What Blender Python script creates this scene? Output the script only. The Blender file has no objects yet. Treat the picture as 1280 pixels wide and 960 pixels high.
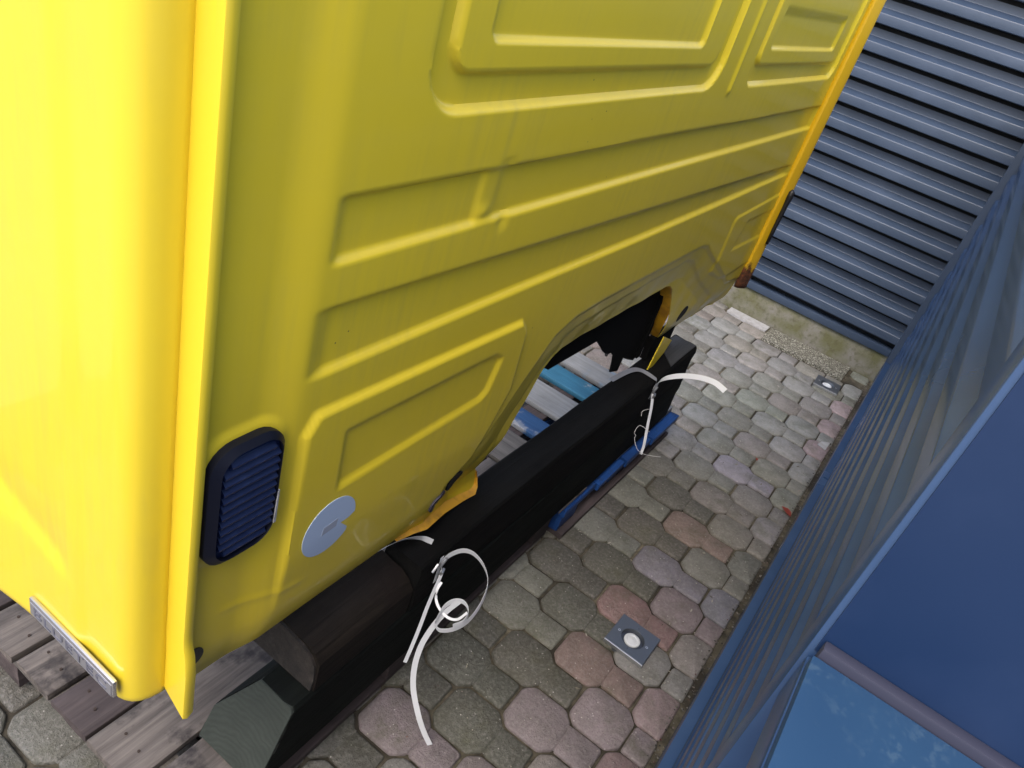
import bpy, bmesh, math, random
import numpy as np
from mathutils import Vector, Matrix, noise
from mathutils.geometry import delaunay_2d_cdt
random.seed(7); rng = np.random.default_rng(7)
S = bpy.context.scene
COL = S.collection

# ------------------------------------------------------------------ camera
cam_d = bpy.data.cameras.new('camera'); cam = bpy.data.objects.new('camera', cam_d); COL.objects.link(cam)
cam_d.sensor_width = 36; cam_d.lens = 27.196; cam_d.clip_start = .02; cam_d.clip_end = 400
cr = Vector((.54466, -.79519, .26649)); cd = Vector((-.32653, -.49375, -.80597)); cf = Vector((.77248, .35196, -.52858))
cm = Matrix.Identity(4)
for r in range(3):
    cm[r][0] = cr[r]; cm[r][1] = -cd[r]; cm[r][2] = -cf[r]
cm.translation = Vector((-2.4219, -.2338, 1.7918))
cam.matrix_world = cm
S.camera = cam

# ------------------------------------------------------------------ sky, sun, exposure
SUN_EL, SUN_AZ = math.radians(54), math.radians(181)      # azimuth measured from +X towards +Y
W = bpy.data.worlds.new('World'); S.world = W; W.use_nodes = True
wn = W.node_tree; bg = wn.nodes['Background']
sky = wn.nodes.new('ShaderNodeTexSky'); sky.sky_type = 'NISHITA'; sky.sun_disc = False
sky.sun_elevation = SUN_EL; sky.sun_rotation = math.pi/2 - SUN_AZ
sky.air_density = 1.0; sky.dust_density = 4.0; sky.ozone_density = 1.2
wn.links.new(sky.outputs[0], bg.inputs[0]); bg.inputs[1].default_value = .15
sun_d = bpy.data.lights.new('sun', 'SUN'); sun = bpy.data.objects.new('sun', sun_d); COL.objects.link(sun)
sun_d.energy = .5; sun_d.angle = math.radians(45); sun_d.color = (1, .97, .92)
sv = Vector((math.cos(SUN_EL)*math.cos(SUN_AZ), math.cos(SUN_EL)*math.sin(SUN_AZ), math.sin(SUN_EL)))
sun.rotation_euler = sv.to_track_quat('Z', 'Y').to_euler()
S.cycles.caustics_reflective = False; S.cycles.caustics_refractive = False
vs = S.view_settings; vs.view_transform = 'Standard'; vs.look = 'None'; vs.gamma = 1; vs.exposure = 1.3; vs.use_curve_mapping = False

# ------------------------------------------------------------------ object helpers
def put(name, me, mat=None, parent=None, loc=None):
    o = bpy.data.objects.new(name, me); COL.objects.link(o)
    if mat is not None and me is not None and not me.materials: me.materials.append(mat)
    if parent is not None: o.parent = parent
    if loc is not None: o.location = loc
    return o
def tag(o, label=None, cat=None, group=None, kind=None):
    if label: o['label'] = label
    if cat: o['category'] = cat
    if group: o['group'] = group
    if kind: o['kind'] = kind
    return o
def thing(name, label, cat, loc=(0, 0, 0), group=None):
    o = put(name, None, loc=loc); o.empty_display_size = .1
    return tag(o, label, cat, group)
def mesh(name, v, f, smooth=False, sharp=None):
    me = bpy.data.meshes.new(name); me.from_pydata([tuple(map(float, p)) for p in v], [], f); me.update()
    if smooth: me.polygons.foreach_set('use_smooth', [True]*len(me.polygons))
    if sharp: me.set_sharp_from_angle(angle=math.radians(sharp))
    return me
class MB:
    def __init__(s): s.v = []; s.f = []
    def add(s, v, f):
        n = len(s.v); s.v += [tuple(p) for p in v]; s.f += [tuple(i+n for i in q) for q in f]; return s
    def box(s, x0, x1, y0, y1, z0, z1):
        v = [(x, y, z) for x in (x0, x1) for y in (y0, y1) for z in (z0, z1)]
        return s.add(v, [(0,1,3,2),(4,6,7,5),(0,4,5,1),(2,3,7,6),(0,2,6,4),(1,5,7,3)])
    def bbox(s, x0, x1, y0, y1, z0, z1, b=.004):
        bm = bmesh.new(); bmesh.ops.create_cube(bm, size=1)
        for q in bm.verts: q.co = Vector(((x0+x1)/2+q.co.x*(x1-x0), (y0+y1)/2+q.co.y*(y1-y0), (z0+z1)/2+q.co.z*(z1-z0)))
        bmesh.ops.bevel(bm, geom=bm.edges[:], offset=b, segments=2, profile=.6, affect='EDGES')
        bm.verts.index_update(); s.add([q.co[:] for q in bm.verts], [[q.index for q in f.verts] for f in bm.faces]); bm.free(); return s
    def prism(s, poly, ax, a0, a1):
        # poly: list of 2D points in the two other axes (order x,y,z without ax), extruded along ax
        def P(u, v, a):
            q = [u, v]; q.insert(ax, a); return tuple(q)
        n = len(poly); v = [P(u, w, a0) for u, w in poly]+[P(u, w, a1) for u, w in poly]
        f = [tuple(range(n))[::-1], tuple(range(n, 2*n))]+[(i, (i+1) % n, n+(i+1) % n, n+i) for i in range(n)]
        return s.add(v, f)
    def tube(s, pts, r, n=8):
        pts = [Vector(p) for p in pts]; rr = r if isinstance(r, (list, tuple)) else [r]*len(pts); rings = []
        for i, p in enumerate(pts):
            t = (pts[min(i+1, len(pts)-1)]-pts[max(i-1, 0)]).normalized()
            a = t.cross(Vector((0, 0, 1)) if abs(t.z) < .9 else Vector((1, 0, 0))).normalized(); b = t.cross(a)
            rings.append([p+(a*math.cos(2*math.pi*k/n)+b*math.sin(2*math.pi*k/n))*rr[i] for k in range(n)])
        v = [q for g in rings for q in g]
        f = [(i*n+k, i*n+(k+1) % n, (i+1)*n+(k+1) % n, (i+1)*n+k) for i in range(len(pts)-1) for k in range(n)]
        f += [tuple(range(n))[::-1], tuple(range((len(pts)-1)*n, len(pts)*n))]
        return s.add(v, f)
    def mesh(s, name, smooth=False, sharp=None, fix=True):
        me = mesh(name, s.v, s.f, smooth, None)
        if fix:
            bm = bmesh.new(); bm.from_mesh(me); bmesh.ops.recalc_face_normals(bm, faces=bm.faces[:]); bm.to_mesh(me); bm.free()
            if smooth: me.polygons.foreach_set('use_smooth', [True]*len(me.polygons))
        if sharp: me.set_sharp_from_angle(angle=math.radians(sharp))
        return me
    def build(s, name, mat, parent=None, smooth=False, sharp=None, fix=True):
        return put(name, s.mesh(name, smooth, sharp, fix), mat, parent)
def spline(pts, n=6):
    P = [Vector(p) for p in pts]; P = [P[0]*2-P[1]]+P+[P[-1]*2-P[-2]]; out = []
    for i in range(1, len(P)-2):
        a, b, c, d = P[i-1:i+3]
        for k in range(n):
            t = k/n
            out.append(.5*((2*b)+(c-a)*t+(2*a-5*b+4*c-d)*t*t+(3*b-a-3*c+d)*t**3))
    out.append(P[-2]); return out
def timber(axis, L0, L1, u0, u1, v0, v1, bev=.006, amp=.002, nx=14, seed=0, endamp=.004, freq=6.):
    """a sawn piece with slightly uneven faces; axis 0 = along X (u=Y, v=Z), axis 1 = along Y (u=X, v=Z)"""
    ring = []
    for cx, cy, a0 in ((u1-bev, v1-bev, 0), (u0+bev, v1-bev, 90), (u0+bev, v0+bev, 180), (u1-bev, v0+bev, 270)):
        for a in (0, 45, 90):
            t = math.radians(a0+a); ring.append((cx+bev*math.cos(t), cy+bev*math.sin(t)))
    full = []
    for i in range(len(ring)):
        a = ring[i]; b = ring[(i+1) % len(ring)]; full.append(a)
        d = math.hypot(b[0]-a[0], b[1]-a[1])
        m = int(d/.035)
        for k in range(1, m+1): full.append((a[0]+(b[0]-a[0])*k/(m+1), a[1]+(b[1]-a[1])*k/(m+1)))
    n = len(full); v = []
    for i in range(nx+1):
        t = L0+(L1-L0)*i/nx
        for (u, w) in full:
            q = Vector((t*freq*.35, u*freq*3, w*freq*3))+Vector((seed*7.1, seed*3.3, 0))
            d = noise.noise(q)*amp; e = noise.noise(q+Vector((31, 0, 0)))*amp
            tt = t+(noise.noise(Vector((u*25, w*25, seed*5.+i)))*endamp if i in (0, nx) else 0)
            v.append((tt, u+d, w+e) if axis == 0 else (u+d, tt, w+e))
    f = [(i*n+k, i*n+(k+1) % n, (i+1)*n+(k+1) % n, (i+1)*n+k) for i in range(nx) for k in range(n)]
    f += [tuple(range(n))[::-1], tuple(range(nx*n, (nx+1)*n))]
    mb = MB(); mb.add(v, f); return mb

# ------------------------------------------------------------------ material helpers
class N:
    def __init__(s, name):
        s.m = bpy.data.materials.new(name); s.m.use_nodes = True; s.t = s.m.node_tree
        s.b = s.t.nodes['Principled BSDF']
    def n(s, typ, **kw):
        x = s.t.nodes.new('ShaderNode'+typ)
        for k, v in kw.items():
            if hasattr(x, k) and k not in x.inputs: setattr(x, k, v)
            else: x.inputs[k].default_value = v
        return x
    def l(s, a, b): s.t.links.new(a, b)
    def coord(s, which='Object', scale=(1, 1, 1)):
        c = s.n('TexCoord'); m = s.n('Mapping'); m.inputs['Scale'].default_value = scale
        s.l(c.outputs[which], m.inputs[0]); return m.outputs[0]
    def pos(s, scale=(1, 1, 1)):
        c = s.n('NewGeometry'); m = s.n('Mapping'); m.inputs['Scale'].default_value = scale
        s.l(c.outputs['Position'], m.inputs[0]); return m.outputs[0]
    def noise(s, vec, scale, detail=4, rough=.55, dist=0):
        x = s.n('TexNoise'); x.inputs['Scale'].default_value = scale; x.inputs['Detail'].default_value = detail
        x.inputs['Roughness'].default_value = rough; x.inputs['Distortion'].default_value = dist
        s.l(vec, x.inputs['Vector']); return x.outputs[0]
    def ramp(s, fac, stops):
        x = s.n('ValToRGB'); e = x.color_ramp.elements
        while len(e) < len(stops): e.new(.5)
        for q, (p, c) in zip(e, stops): q.position = p; q.color = (*c, 1) if len(c) == 3 else c
        s.l(fac, x.inputs[0]); return x.outputs[0]
    def gray(s, fac, a, b, lo=0., hi=1.):
        x = s.n('MapRange'); x.inputs[1].default_value = a; x.inputs[2].default_value = b
        x.inputs[3].default_value = lo; x.inputs[4].default_value = hi; s.l(fac, x.inputs[0]); return x.outputs[0]
    def mix(s, fac, a, b, mode='MIX'):
        x = s.n('Mix'); x.data_type = 'RGBA'; x.blend_type = mode
        for q, i in ((fac, 0), (a, 6), (b, 7)):
            if isinstance(q, (int, float)): x.inputs[i].default_value = q
            elif isinstance(q, tuple): x.inputs[i].default_value = (*q, 1)
            else: s.l(q, x.inputs[i])
        return x.outputs[2]
    def math(s, op, a, b=0.):
        x = s.n('Math'); x.operation = op
        for q, i in ((a, 0), (b, 1)):
            if isinstance(q, (int, float)): x.inputs[i].default_value = q
            else: s.l(q, x.inputs[i])
        return x.outputs[0]
    def base(s, c):
        if isinstance(c, tuple): s.b.inputs['Base Color'].default_value = (*c, 1)
        else: s.l(c, s.b.inputs['Base Color'])
        return s
    def rough(s, r):
        if isinstance(r, (int, float)): s.b.inputs['Roughness'].default_value = r
        else: s.l(r, s.b.inputs['Roughness'])
        return s
    def set(s, **kw):
        for k, v in kw.items(): s.b.inputs[k.replace('_', ' ')].default_value = v
        return s
    def bump(s, h, strength=.3, dist=.002):
        x = s.n('Bump'); x.inputs['Strength'].default_value = strength; x.inputs['Distance'].default_value = dist
        s.l(h, x.inputs['Height']); s.l(x.outputs[0], s.b.inputs['Normal']); return s
def simple(name, c, r=.5, **kw):
    k = N(name).base(c).rough(r); k.set(**kw); return k.m

# yellow body paint: glossy, a bit dusty, small chips
def paint(name, col, dull):
    k = N(name); p = k.pos()
    d = k.noise(p, 3., 5, .6); fine = k.noise(p, 60, 3)
    streak = k.noise(k.pos((14, 14, 1.2)), 4, 3)
    dirt = k.math('MULTIPLY', k.gray(d, .42, .7), k.gray(streak, .4, .75))
    c = k.mix(k.math('MULTIPLY', dirt, .22), col, (.30, .26, .10))
    chips = k.n('TexVoronoi'); chips.inputs['Scale'].default_value = 26; k.l(p, chips.inputs['Vector'])
    cm_ = k.gray(chips.outputs['Distance'], .02, .05, 1, 0)
    sel = k.gray(k.noise(p, 9, 2), .60, .64)
    c = k.mix(k.math('MULTIPLY', cm_, sel), c, (.10, .07, .03))
    k.base(c); k.rough(k.gray(k.math('ADD', d, k.math('MULTIPLY', fine, .25)), .4, .95, dull, dull+.16))
    k.set(Coat_Weight=.30, Coat_Roughness=.07, Specular_IOR_Level=.35); k.bump(k.noise(p, 5, 2), .10, .01); return k.m
M = {}
M['yellow'] = paint('yellow_paint', (.74, .56, .030), .36)
M['yellow_door'] = paint('yellow_paint_door', (.74, .56, .030), .36)
k = N('inner_primer'); p = k.pos()
k.base(k.mix(k.gray(k.noise(p, 22, 4), .45, .7), (.70, .36, .02), (.42, .20, .02))).rough(.45); M['primer'] = k.m
k = N('pillar_edge'); p = k.pos()                                                # rust eats the foot of the cut pillar
sep = k.n('SeparateXYZ'); k.l(k.pos(), sep.inputs[0])
rz = k.gray(sep.outputs['Z'], .64, .92, .66, 0.); rn = k.noise(k.pos((1, 1, .6)), 28, 4, .6)
rm = k.gray(k.math('ADD', rz, k.math('MULTIPLY', rn, .55)), .62, .70)
k.base(k.mix(rm, (.66, .40, .012), k.ramp(k.noise(p, 90, 3), [(.3, (.02, .008, .004)), (.7, (.16, .05, .015))]))).rough(k.gray(rm, 0, 1, .35, .85)); M['pillar'] = k.m

def slat_mat(name, c, r0, r1, spec=.5):
    k = N(name); p = k.pos()
    n1 = k.noise(p, 7, 5, .6); n2 = k.noise(p, 160, 2)
    n3 = k.noise(p, 2.2, 3)
    k.base(k.mix(k.math('ADD', k.gray(n1, .48, .80, 0, .28), k.gray(n3, .45, .75, 0, .25)), c, tuple(min(1, q*1.5+.02) for q in c)))
    k.rough(k.gray(n3, .3, .75, r0, r1)); k.set(Specular_IOR_Level=spec); k.bump(n2, .05, .0006); return k.m
M['slat'] = slat_mat('slate_blue_coating', (.038, .058, .096), .28, .38)
M['slat_right'] = slat_mat('slate_blue_gloss_coating', (.028, .062, .140), .24, .28)
M['blue_panel'] = slat_mat('deep_blue_panel_coating', (.007, .022, .066), .45, .55, .3)
M['seam'] = simple('dull_violet_grey_seal', (.030, .032, .055), .6)
M['cavity'] = simple('slot_shade_black', (.012, .014, .018), .9)  # near-black colour that stands for the shade inside the slat slots
k = N('wet_blue_lid'); p = k.pos()                                               # pale dried water spots on a blue lid
sp = k.noise(p, 95, 4, .7); sp2 = k.noise(p, 16, 3, .5); film = k.noise(p, 7, 3, .5)
m = k.math('MULTIPLY', k.gray(sp, .52, .62), k.gray(sp2, .45, .60))
c = k.mix(k.gray(film, .35, .7, .0, .35), (.020, .058, .128), (.030, .080, .155))
k.base(k.mix(k.math('MULTIPLY', m, .28), c, (.085, .145, .20))).rough(k.gray(m, 0, 1, .5, .7)); k.set(Specular_IOR_Level=.3); M['lid'] = k.m
k = N('mossy_concrete'); p = k.pos()
n1 = k.noise(p, 6, 6, .6); n2 = k.noise(p, 45, 4)
c = k.mix(k.gray(n1, .40, .62), (.195, .188, .165), (.115, .115, .055)); c = k.mix(k.gray(n2, .50, .72, 0, .6), c, (.07, .065, .03))
k.base(c).rough(.9).bump(n2, .35, .004); M['concrete'] = k.m
k = N('sparkling_granite'); p = k.pos()
v = k.n('TexVoronoi'); v.inputs['Scale'].default_value = 190; k.l(p, v.inputs['Vector'])
k.base(k.ramp(v.outputs['Color'], [(.25, (.05, .048, .035)), (.6, (.15, .145, .11)), (.85, (.50, .49, .43))])).rough(.55).bump(v.outputs['Distance'], .6, .004); M['granite'] = k.m
k = N('white_tile'); p = k.pos(); k.base(k.mix(k.gray(k.noise(p, 40, 4), .4, .7), (.40, .40, .41), (.30, .295, .28))).rough(.5); M['tile'] = k.m

def paver_mat(name, island):
    k = N(name); p = k.pos()
    if island:
        g = k.n('NewGeometry'); c0 = k.ramp(g.outputs['Random Per Island'], [(0, (.17, .165, .15)), (.35, (.215, .205, .185)), (.7, (.20, .16, .145)), (1, (.20, .185, .20))])
    else:
        oi = k.n('ObjectInfo'); c0 = oi.outputs['Color']
    n1 = k.noise(p, 16, 6, .65); n2 = k.noise(p, 95, 4, .6); n3 = k.noise(p, 5, 4)
    c = k.mix(k.gray(n1, .36, .70, .0, .75), c0, k.mix(.6, c0, (.05, .048, .035)))
    c = k.mix(k.gray(n2, .45, .70, 0, .55), c, k.mix(.5, c0, (.36, .34, .32)))
    n4 = k.noise(p, 260, 3, .7); c = k.mix(k.gray(n4, .52, .70, 0, .6), c, k.mix(.6, c0, (.03, .03, .025)))
    moss = k.math('MULTIPLY', k.gray(n3, .48, .68), k.gray(n1, .40, .65))
    c = k.mix(k.math('MULTIPLY', moss, .55), c, (.085, .088, .045))
    spk = k.n('TexVoronoi'); spk.inputs['Scale'].default_value = 62; k.l(p, spk.inputs['Vector'])
    sm = k.math('MULTIPLY', k.gray(spk.outputs['Distance'], .06, .16, 1, 0), k.gray(k.noise(p, 33, 2), .52, .58))
    c = k.mix(k.math('MULTIPLY', sm, .7), c, (.62, .60, .56))
    k.base(c).rough(k.gray(n1, .3, .7, .55, .85)); k.bump(k.math('ADD', k.math('ADD', n1, n2), k.math('MULTIPLY', n4, .6)), .9, .005); return k.m
M['paver'] = paver_mat('paving_stone', False); M['paver_field'] = paver_mat('paving_stone_field', True)
k = N('joint_soil'); p = k.pos(); n1 = k.noise(p, 40, 5); n2 = k.noise(p, 4, 4)
k.base(k.mix(k.gray(n2, .42, .62), k.ramp(n1, [(.3, (.014, .012, .008)), (.7, (.045, .038, .026))]), k.ramp(n1, [(.3, (.035, .032, .018)), (.7, (.16, .14, .10))]))).rough(.95).bump(n1, .6, .006); M['joint'] = k.m

k = N('yard_paving'); p = k.pos(); n1 = k.noise(p, 8, 6)
k.base(k.ramp(n1, [(.3, (.20, .19, .17)), (.7, (.36, .34, .31))])).rough(.9); M['yard'] = k.m
def wood(name, dark, light, axis, gr=1., rough=.8, patch=None, pscale=5., plo=.5, phi=.62, spec=.4):
    k = N(name); sc = [30., 30., 30.]; sc[axis] = 1.6
    c = k.n('NewGeometry'); mp = k.n('Mapping'); mp.inputs['Scale'].default_value = sc; k.l(c.outputs['Position'], mp.inputs[0])
    oi = k.n('ObjectInfo'); off = k.n('CombineXYZ')
    k.l(k.math('MULTIPLY', oi.outputs['Random'], 40.), off.inputs[0]); k.l(k.math('MULTIPLY', oi.outputs['Random'], 17.), off.inputs[1]); k.l(off.outputs[0], mp.inputs['Location'])
    g = k.noise(mp.outputs[0], 1.6*gr, 7, .68, .7); big = k.noise(k.pos(), 5, 4)
    col = k.ramp(g, [(.28, dark), (.5, tuple((a+b)/2 for a, b in zip(dark, light))), (.72, light)])
    col = k.mix(k.gray(big, .4, .7, 0, .6), col, tuple(q*.55 for q in dark))
    col = k.mix(k.gray(oi.outputs['Random'], 0, 1, 0, .3), col, tuple(q*.5 for q in light))
    if patch:
        col = k.mix(k.gray(k.noise(k.pos(), pscale, 5, .65), plo, phi), col, patch)
    k.base(col).rough(rough).bump(g, .7, .004); k.set(Specular_IOR_Level=spec); return k.m
M['wood_x'] = wood('weathered_pallet_wood', (.032, .027, .025), (.20, .172, .152), 0, 1., .8, (.022, .018, .018), 8., .54, .66)
M['wood_y'] = wood('weathered_pallet_wood_cross', (.05, .045, .04), (.22, .20, .18), 1)
M['wood_brown'] = wood('dark_brown_pallet_wood', (.026, .019, .020), (.105, .082, .080), 0)  # dark brown boards; also darkens the gaps under the far deck
M['paint_cyan'] = wood('worn_cyan_painted_wood', (.025, .12, .21), (.05, .21, .33), 1, 1., .55, (.38, .38, .36), 9., .62, .72)
M['paint_blue'] = wood('worn_blue_painted_wood', (.008, .045, .19), (.018, .085, .30), 0, 1., .5, (.02, .03, .05), 8., .58, .70)
M['paint_bluey'] = wood('scuffed_blue_painted_wood', (.015, .055, .16), (.035, .11, .25), 1, 1., .5, (.28, .29, .30), 8., .55, .66)
M['paint_white'] = wood('chipped_white_painted_wood', (.16, .16, .16), (.32, .33, .335), 1, .8, .7, (.16, .25, .34), 5., .56, .72)
M['tar'] = wood('tarred_black_timber', (.002, .002, .0022), (.008, .0078, .0072), 0, 1., .9, (.03, .029, .027), 16., .68, .76, spec=.12)
M['tar_green'] = wood('tarred_dark_green_timber', (.0022, .003, .0027), (.009, .0115, .010), 0, 1., .9, (.04, .045, .04), 14., .67, .76, spec=.12)
M['tar_brown'] = wood('tarred_brown_timber', (.0035, .0028, .0022), (.022, .017, .013), 0, 1.2, .9, (.010, .007, .006), 9., .5, .65, spec=.15)
M['tar_grey'] = wood('bleached_timber_top', (.02, .021, .022), (.06, .062, .065), 0, 1., .7)
k = N('green_end_grain'); p = k.pos()                                            # growth rings of a beam end
mp = k.n('Mapping'); mp.inputs['Location'].default_value = (0, -.415, -.085); k.l(p, mp.inputs[0])
w = k.n('TexWave'); w.wave_type = 'RINGS'; w.rings_direction = 'X'; w.inputs['Scale'].default_value = 26; w.inputs['Distortion'].default_value = 7.0; w.inputs['Detail'].default_value = 3; w.inputs['Detail Scale'].default_value = 1.2
k.l(mp.outputs[0], w.inputs['Vector']); n1 = k.noise(p, 22, 5)
c = k.ramp(w.outputs['Fac'], [(.0, (.020, .026, .021)), (1., (.026, .033, .027))])
c = k.mix(k.gray(n1, .35, .65, 0, .6), c, (.014, .019, .015)); k.base(c).rough(.85).bump(w.outputs['Fac'], .25, .002); M['endgrain'] = k.m
k = N('brown_end_grain'); p = k.pos(); n1 = k.noise(p, 30, 6, .7)
k.base(k.ramp(n1, [(.35, (.005, .004, .003)), (.58, (.020, .015, .012)), (.80, (.075, .066, .055))])).rough(.9).bump(n1, .9, .01); M['endbrown'] = k.m
M['strap'] = simple('white_plastic_strap', (.60, .62, .65), .35, Specular_IOR_Level=.5)
M['strap_grey'] = simple('grey_plastic_strap', (.20, .205, .22), .4)
M['thread'] = simple('white_thread', (.55, .55, .55), .8)
M['seal'] = simple('galvanised_clip', (.30, .31, .32), .35, Metallic=.8)
k = N('navy_vent_plastic'); p = k.pos(); n1 = k.noise(p, 40, 4)
k.base(k.mix(k.gray(n1, .5, .75, 0, .6), (.006, .013, .050), (.018, .032, .09))).rough(.38); M['vent'] = k.m
M['vent_rim'] = simple('black_rim_plastic', (.004, .005, .012), .5, Specular_IOR_Level=.3)
M['sticker'] = simple('sky_tinted_white_sticker', (.44, .55, .72), .6)  # white sticker; the blue of the skylight is mixed into its colour
M['print'] = simple('smudged_grey_print', (.34, .38, .46), .7)
M['chrome'] = simple('satin_chrome', (.62, .62, .64), .22, Metallic=.9)
M['letters'] = simple('dark_lettering', (.16, .165, .21), .35, Metallic=.4)
M['chrome_face'] = simple('brushed_grey_badge_face', (.36, .36, .39), .35, Metallic=.7)
M['black'] = simple('hole_shade_black', (.004, .004, .005), .8)  # near-black for the patches that stand in for shaded holes
M['rubber'] = simple('black_rubber', (.012, .012, .013), .45)
M['plug'] = simple('grey_violet_plug', (.075, .07, .10), .5)
M['inner'] = simple('black_inner_metal', (.003, .003, .003), .9, Specular_IOR_Level=.15)  # near-black metal for the parts inside the shell
k = N('brushed_steel_plate'); p = k.pos((1, 40, 1)); n1 = k.noise(p, 12, 3)
k.base((.17, .19, .22)).rough(k.gray(n1, .3, .7, .36, .5)); k.set(Metallic=.75); M['steel'] = k.m
M['steel_edge'] = simple('bright_steel_edge', (.45, .46, .47), .3, Metallic=.8)
M['lens'] = simple('frosted_lamp_glass', (.62, .65, .68), .15, Specular_IOR_Level=.7)
M['lens_ring'] = simple('dark_recess_ring', (.035, .042, .06), .35)
M['screw'] = simple('bright_screw', (.62, .63, .65), .3, Metallic=.8)
k = N('pale_crumbs'); g = k.n('NewGeometry')
k.base(k.ramp(g.outputs['Random Per Island'], [(0, (.05, .045, .03)), (.4, (.22, .20, .15)), (.8, (.42, .40, .34)), (1, (.12, .04, .03))])).rough(.9); M['crumbs'] = k.m
M['rust'] = simple('rusty_nail', (.03, .018, .012), .8)
M['patch'] = simple('dull_sanded_paint', (.70, .52, .10), .8)
M['leaf'] = simple('dry_red_leaf', (.22, .035, .02), .6)
k = N('gravel'); g = k.n('NewGeometry')
k.base(k.ramp(g.outputs['Random Per Island'], [(0, (.02, .018, .016)), (.5, (.07, .065, .055)), (.85, (.17, .16, .14)), (1, (.09, .03, .028))])).rough(.85); M['gravel'] = k.m

# ================================================================== SETTING: ground and paving
gm = MB(); gm.add([(-40, -40, -.011), (40, -40, -.011), (40, 40, -.011), (-40, 40, -.011)], [(0, 1, 2, 3)])
gm.v = [(x, y, -.034) for x, y, _ in gm.v]
ground = tag(gm.build('ground', M['yard'], fix=False), kind='structure')
jb = MB(); jb.add([(-3.4, -.6, -.011), (2.5, -.6, -.011), (2.5, 1.9, -.011), (-3.4, 1.9, -.011)], [(0, 1, 2, 3)])
tag(jb.build('joint_bed', M['joint'], fix=False), kind='structure')
pavement = tag(put('pavement', None), kind='structure')
P = .27; OA, SA = .0825, .0525; CH = OA-SA                                        # half sizes of the octagon and the small square
OCT = [(OA, -SA), (OA, SA), (SA, OA), (-SA, OA), (-OA, SA), (-OA, -SA), (-SA, -OA), (SA, -OA)]
YS = -OA-SA                                                                       # the small square is cast on to the octagon's right side
SQR = [(SA, YS-SA), (SA, YS+SA), (-SA, YS+SA), (-SA, YS-SA)]
JN = .0042; OOFF = [JN]*6+[.0007, JN]; SOFF = [JN, .0007, JN, JN]
def clip(poly, axis, lim, keep_greater=True):
    out = []
    for i in range(len(poly)):
        a, b = poly[i], poly[(i+1) % len(poly)]
        ia = (a[axis] > lim) == keep_greater; ib = (b[axis] > lim) == keep_greater
        if ia: out.append(a)
        if ia != ib:
            t = (lim-a[axis])/(b[axis]-a[axis]); out.append((a[0]+(b[0]-a[0])*t, a[1]+(b[1]-a[1])*t))
    return out
def inset(poly, offs):
    """move every edge inwards by its own distance (convex polygon, counter-clockwise)"""
    n = len(poly); L = []
    for i in range(n):
        a, b = Vector(poly[i]), Vector(poly[(i+1) % n]); d = (b-a).normalized(); nn = Vector((-d.y, d.x)); L.append((a+nn*offs[i], d))
    out = []
    for i in range(n):
        p1, d1 = L[i-1]; p2, d2 = L[i]; den = d1.x*d2.y-d1.y*d2.x
        if abs(den) < 1e-6: out.append(p2.copy()); continue
        t = ((p2.x-p1.x)*d2.y-(p2.y-p1.y)*d2.x)/den; out.append(p1+d1*t)
    return out
def stone(mb, poly, offs, seed=0, base=(0, 0, 0), tilt=None):
    """one cast piece: foot, shoulder and top rings, corners rounded, slightly tipped"""
    r = random.Random(seed); n = len(poly)
    cx = sum(p[0] for p in poly)/n; cy = sum(p[1] for p in poly)/n
    tx, ty, h = tilt if tilt else (r.uniform(-.012, .012), r.uniform(-.012, .012), r.uniform(-.0018, .0018))
    jit = [[Vector((r.uniform(-1, 1), r.uniform(-1, 1)))*.0012 for _ in range(4)] for _ in range(n)]
    v = []; m = n*3
    for ex, z in ((0, -.03), (0, -.0085), (.0016, -.0026), (.0060, 0)):
        P_ = inset(poly, [o+(ex if o > .001 else ex*.45) for o in offs])
        for i in range(n):
            a, b, c = P_[i-1], P_[i], P_[(i+1) % n]
            t1 = min(.008, (a-b).length*.3); t2 = min(.008, (c-b).length*.3)
            p0 = b+(a-b).normalized()*t1+jit[i][0]; p2 = b+(c-b).normalized()*t2+jit[i][1]; p1 = (p0+p2)*.3+b*.4
            for q in (p0, p1, p2): v.append((base[0]+q.x, base[1]+q.y, base[2]+z+(h+tx*(q.x-cx)+ty*(q.y-cy) if z > -.02 else 0)))
    f = [(k*m+i, k*m+(i+1) % m, (k+1)*m+(i+1) % m, (k+1)*m+i) for k in range(3) for i in range(m)]+[tuple(range(3*m, 4*m))]
    mb.add(v, f)
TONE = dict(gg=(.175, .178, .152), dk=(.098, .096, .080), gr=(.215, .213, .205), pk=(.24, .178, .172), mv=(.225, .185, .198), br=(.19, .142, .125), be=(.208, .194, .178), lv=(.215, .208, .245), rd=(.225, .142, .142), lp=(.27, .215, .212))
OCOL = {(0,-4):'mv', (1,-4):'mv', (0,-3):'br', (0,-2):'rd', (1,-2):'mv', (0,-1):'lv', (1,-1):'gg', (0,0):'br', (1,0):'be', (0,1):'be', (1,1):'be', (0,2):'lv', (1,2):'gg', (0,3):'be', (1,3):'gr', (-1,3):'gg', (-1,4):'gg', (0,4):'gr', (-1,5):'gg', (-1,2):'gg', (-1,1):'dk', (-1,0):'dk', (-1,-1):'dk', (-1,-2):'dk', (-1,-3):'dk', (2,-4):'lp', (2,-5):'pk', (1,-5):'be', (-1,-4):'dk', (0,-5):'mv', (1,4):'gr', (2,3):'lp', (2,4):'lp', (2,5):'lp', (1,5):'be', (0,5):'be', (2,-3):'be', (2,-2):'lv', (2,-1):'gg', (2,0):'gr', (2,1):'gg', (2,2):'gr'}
SCOL = {(0,-4):'pk', (1,-4):'br', (0,-3):'gg', (1,-3):'lv', (0,-2):'gg', (1,-2):'br', (0,-1):'gg', (1,-1):'br', (0,0):'br', (1,0):'be', (0,1):'be', (1,1):'lv', (0,-5):'mv', (-1,-4):'dk', (-1,-3):'dk', (-1,-2):'dk', (-1,-1):'dk'}
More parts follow.
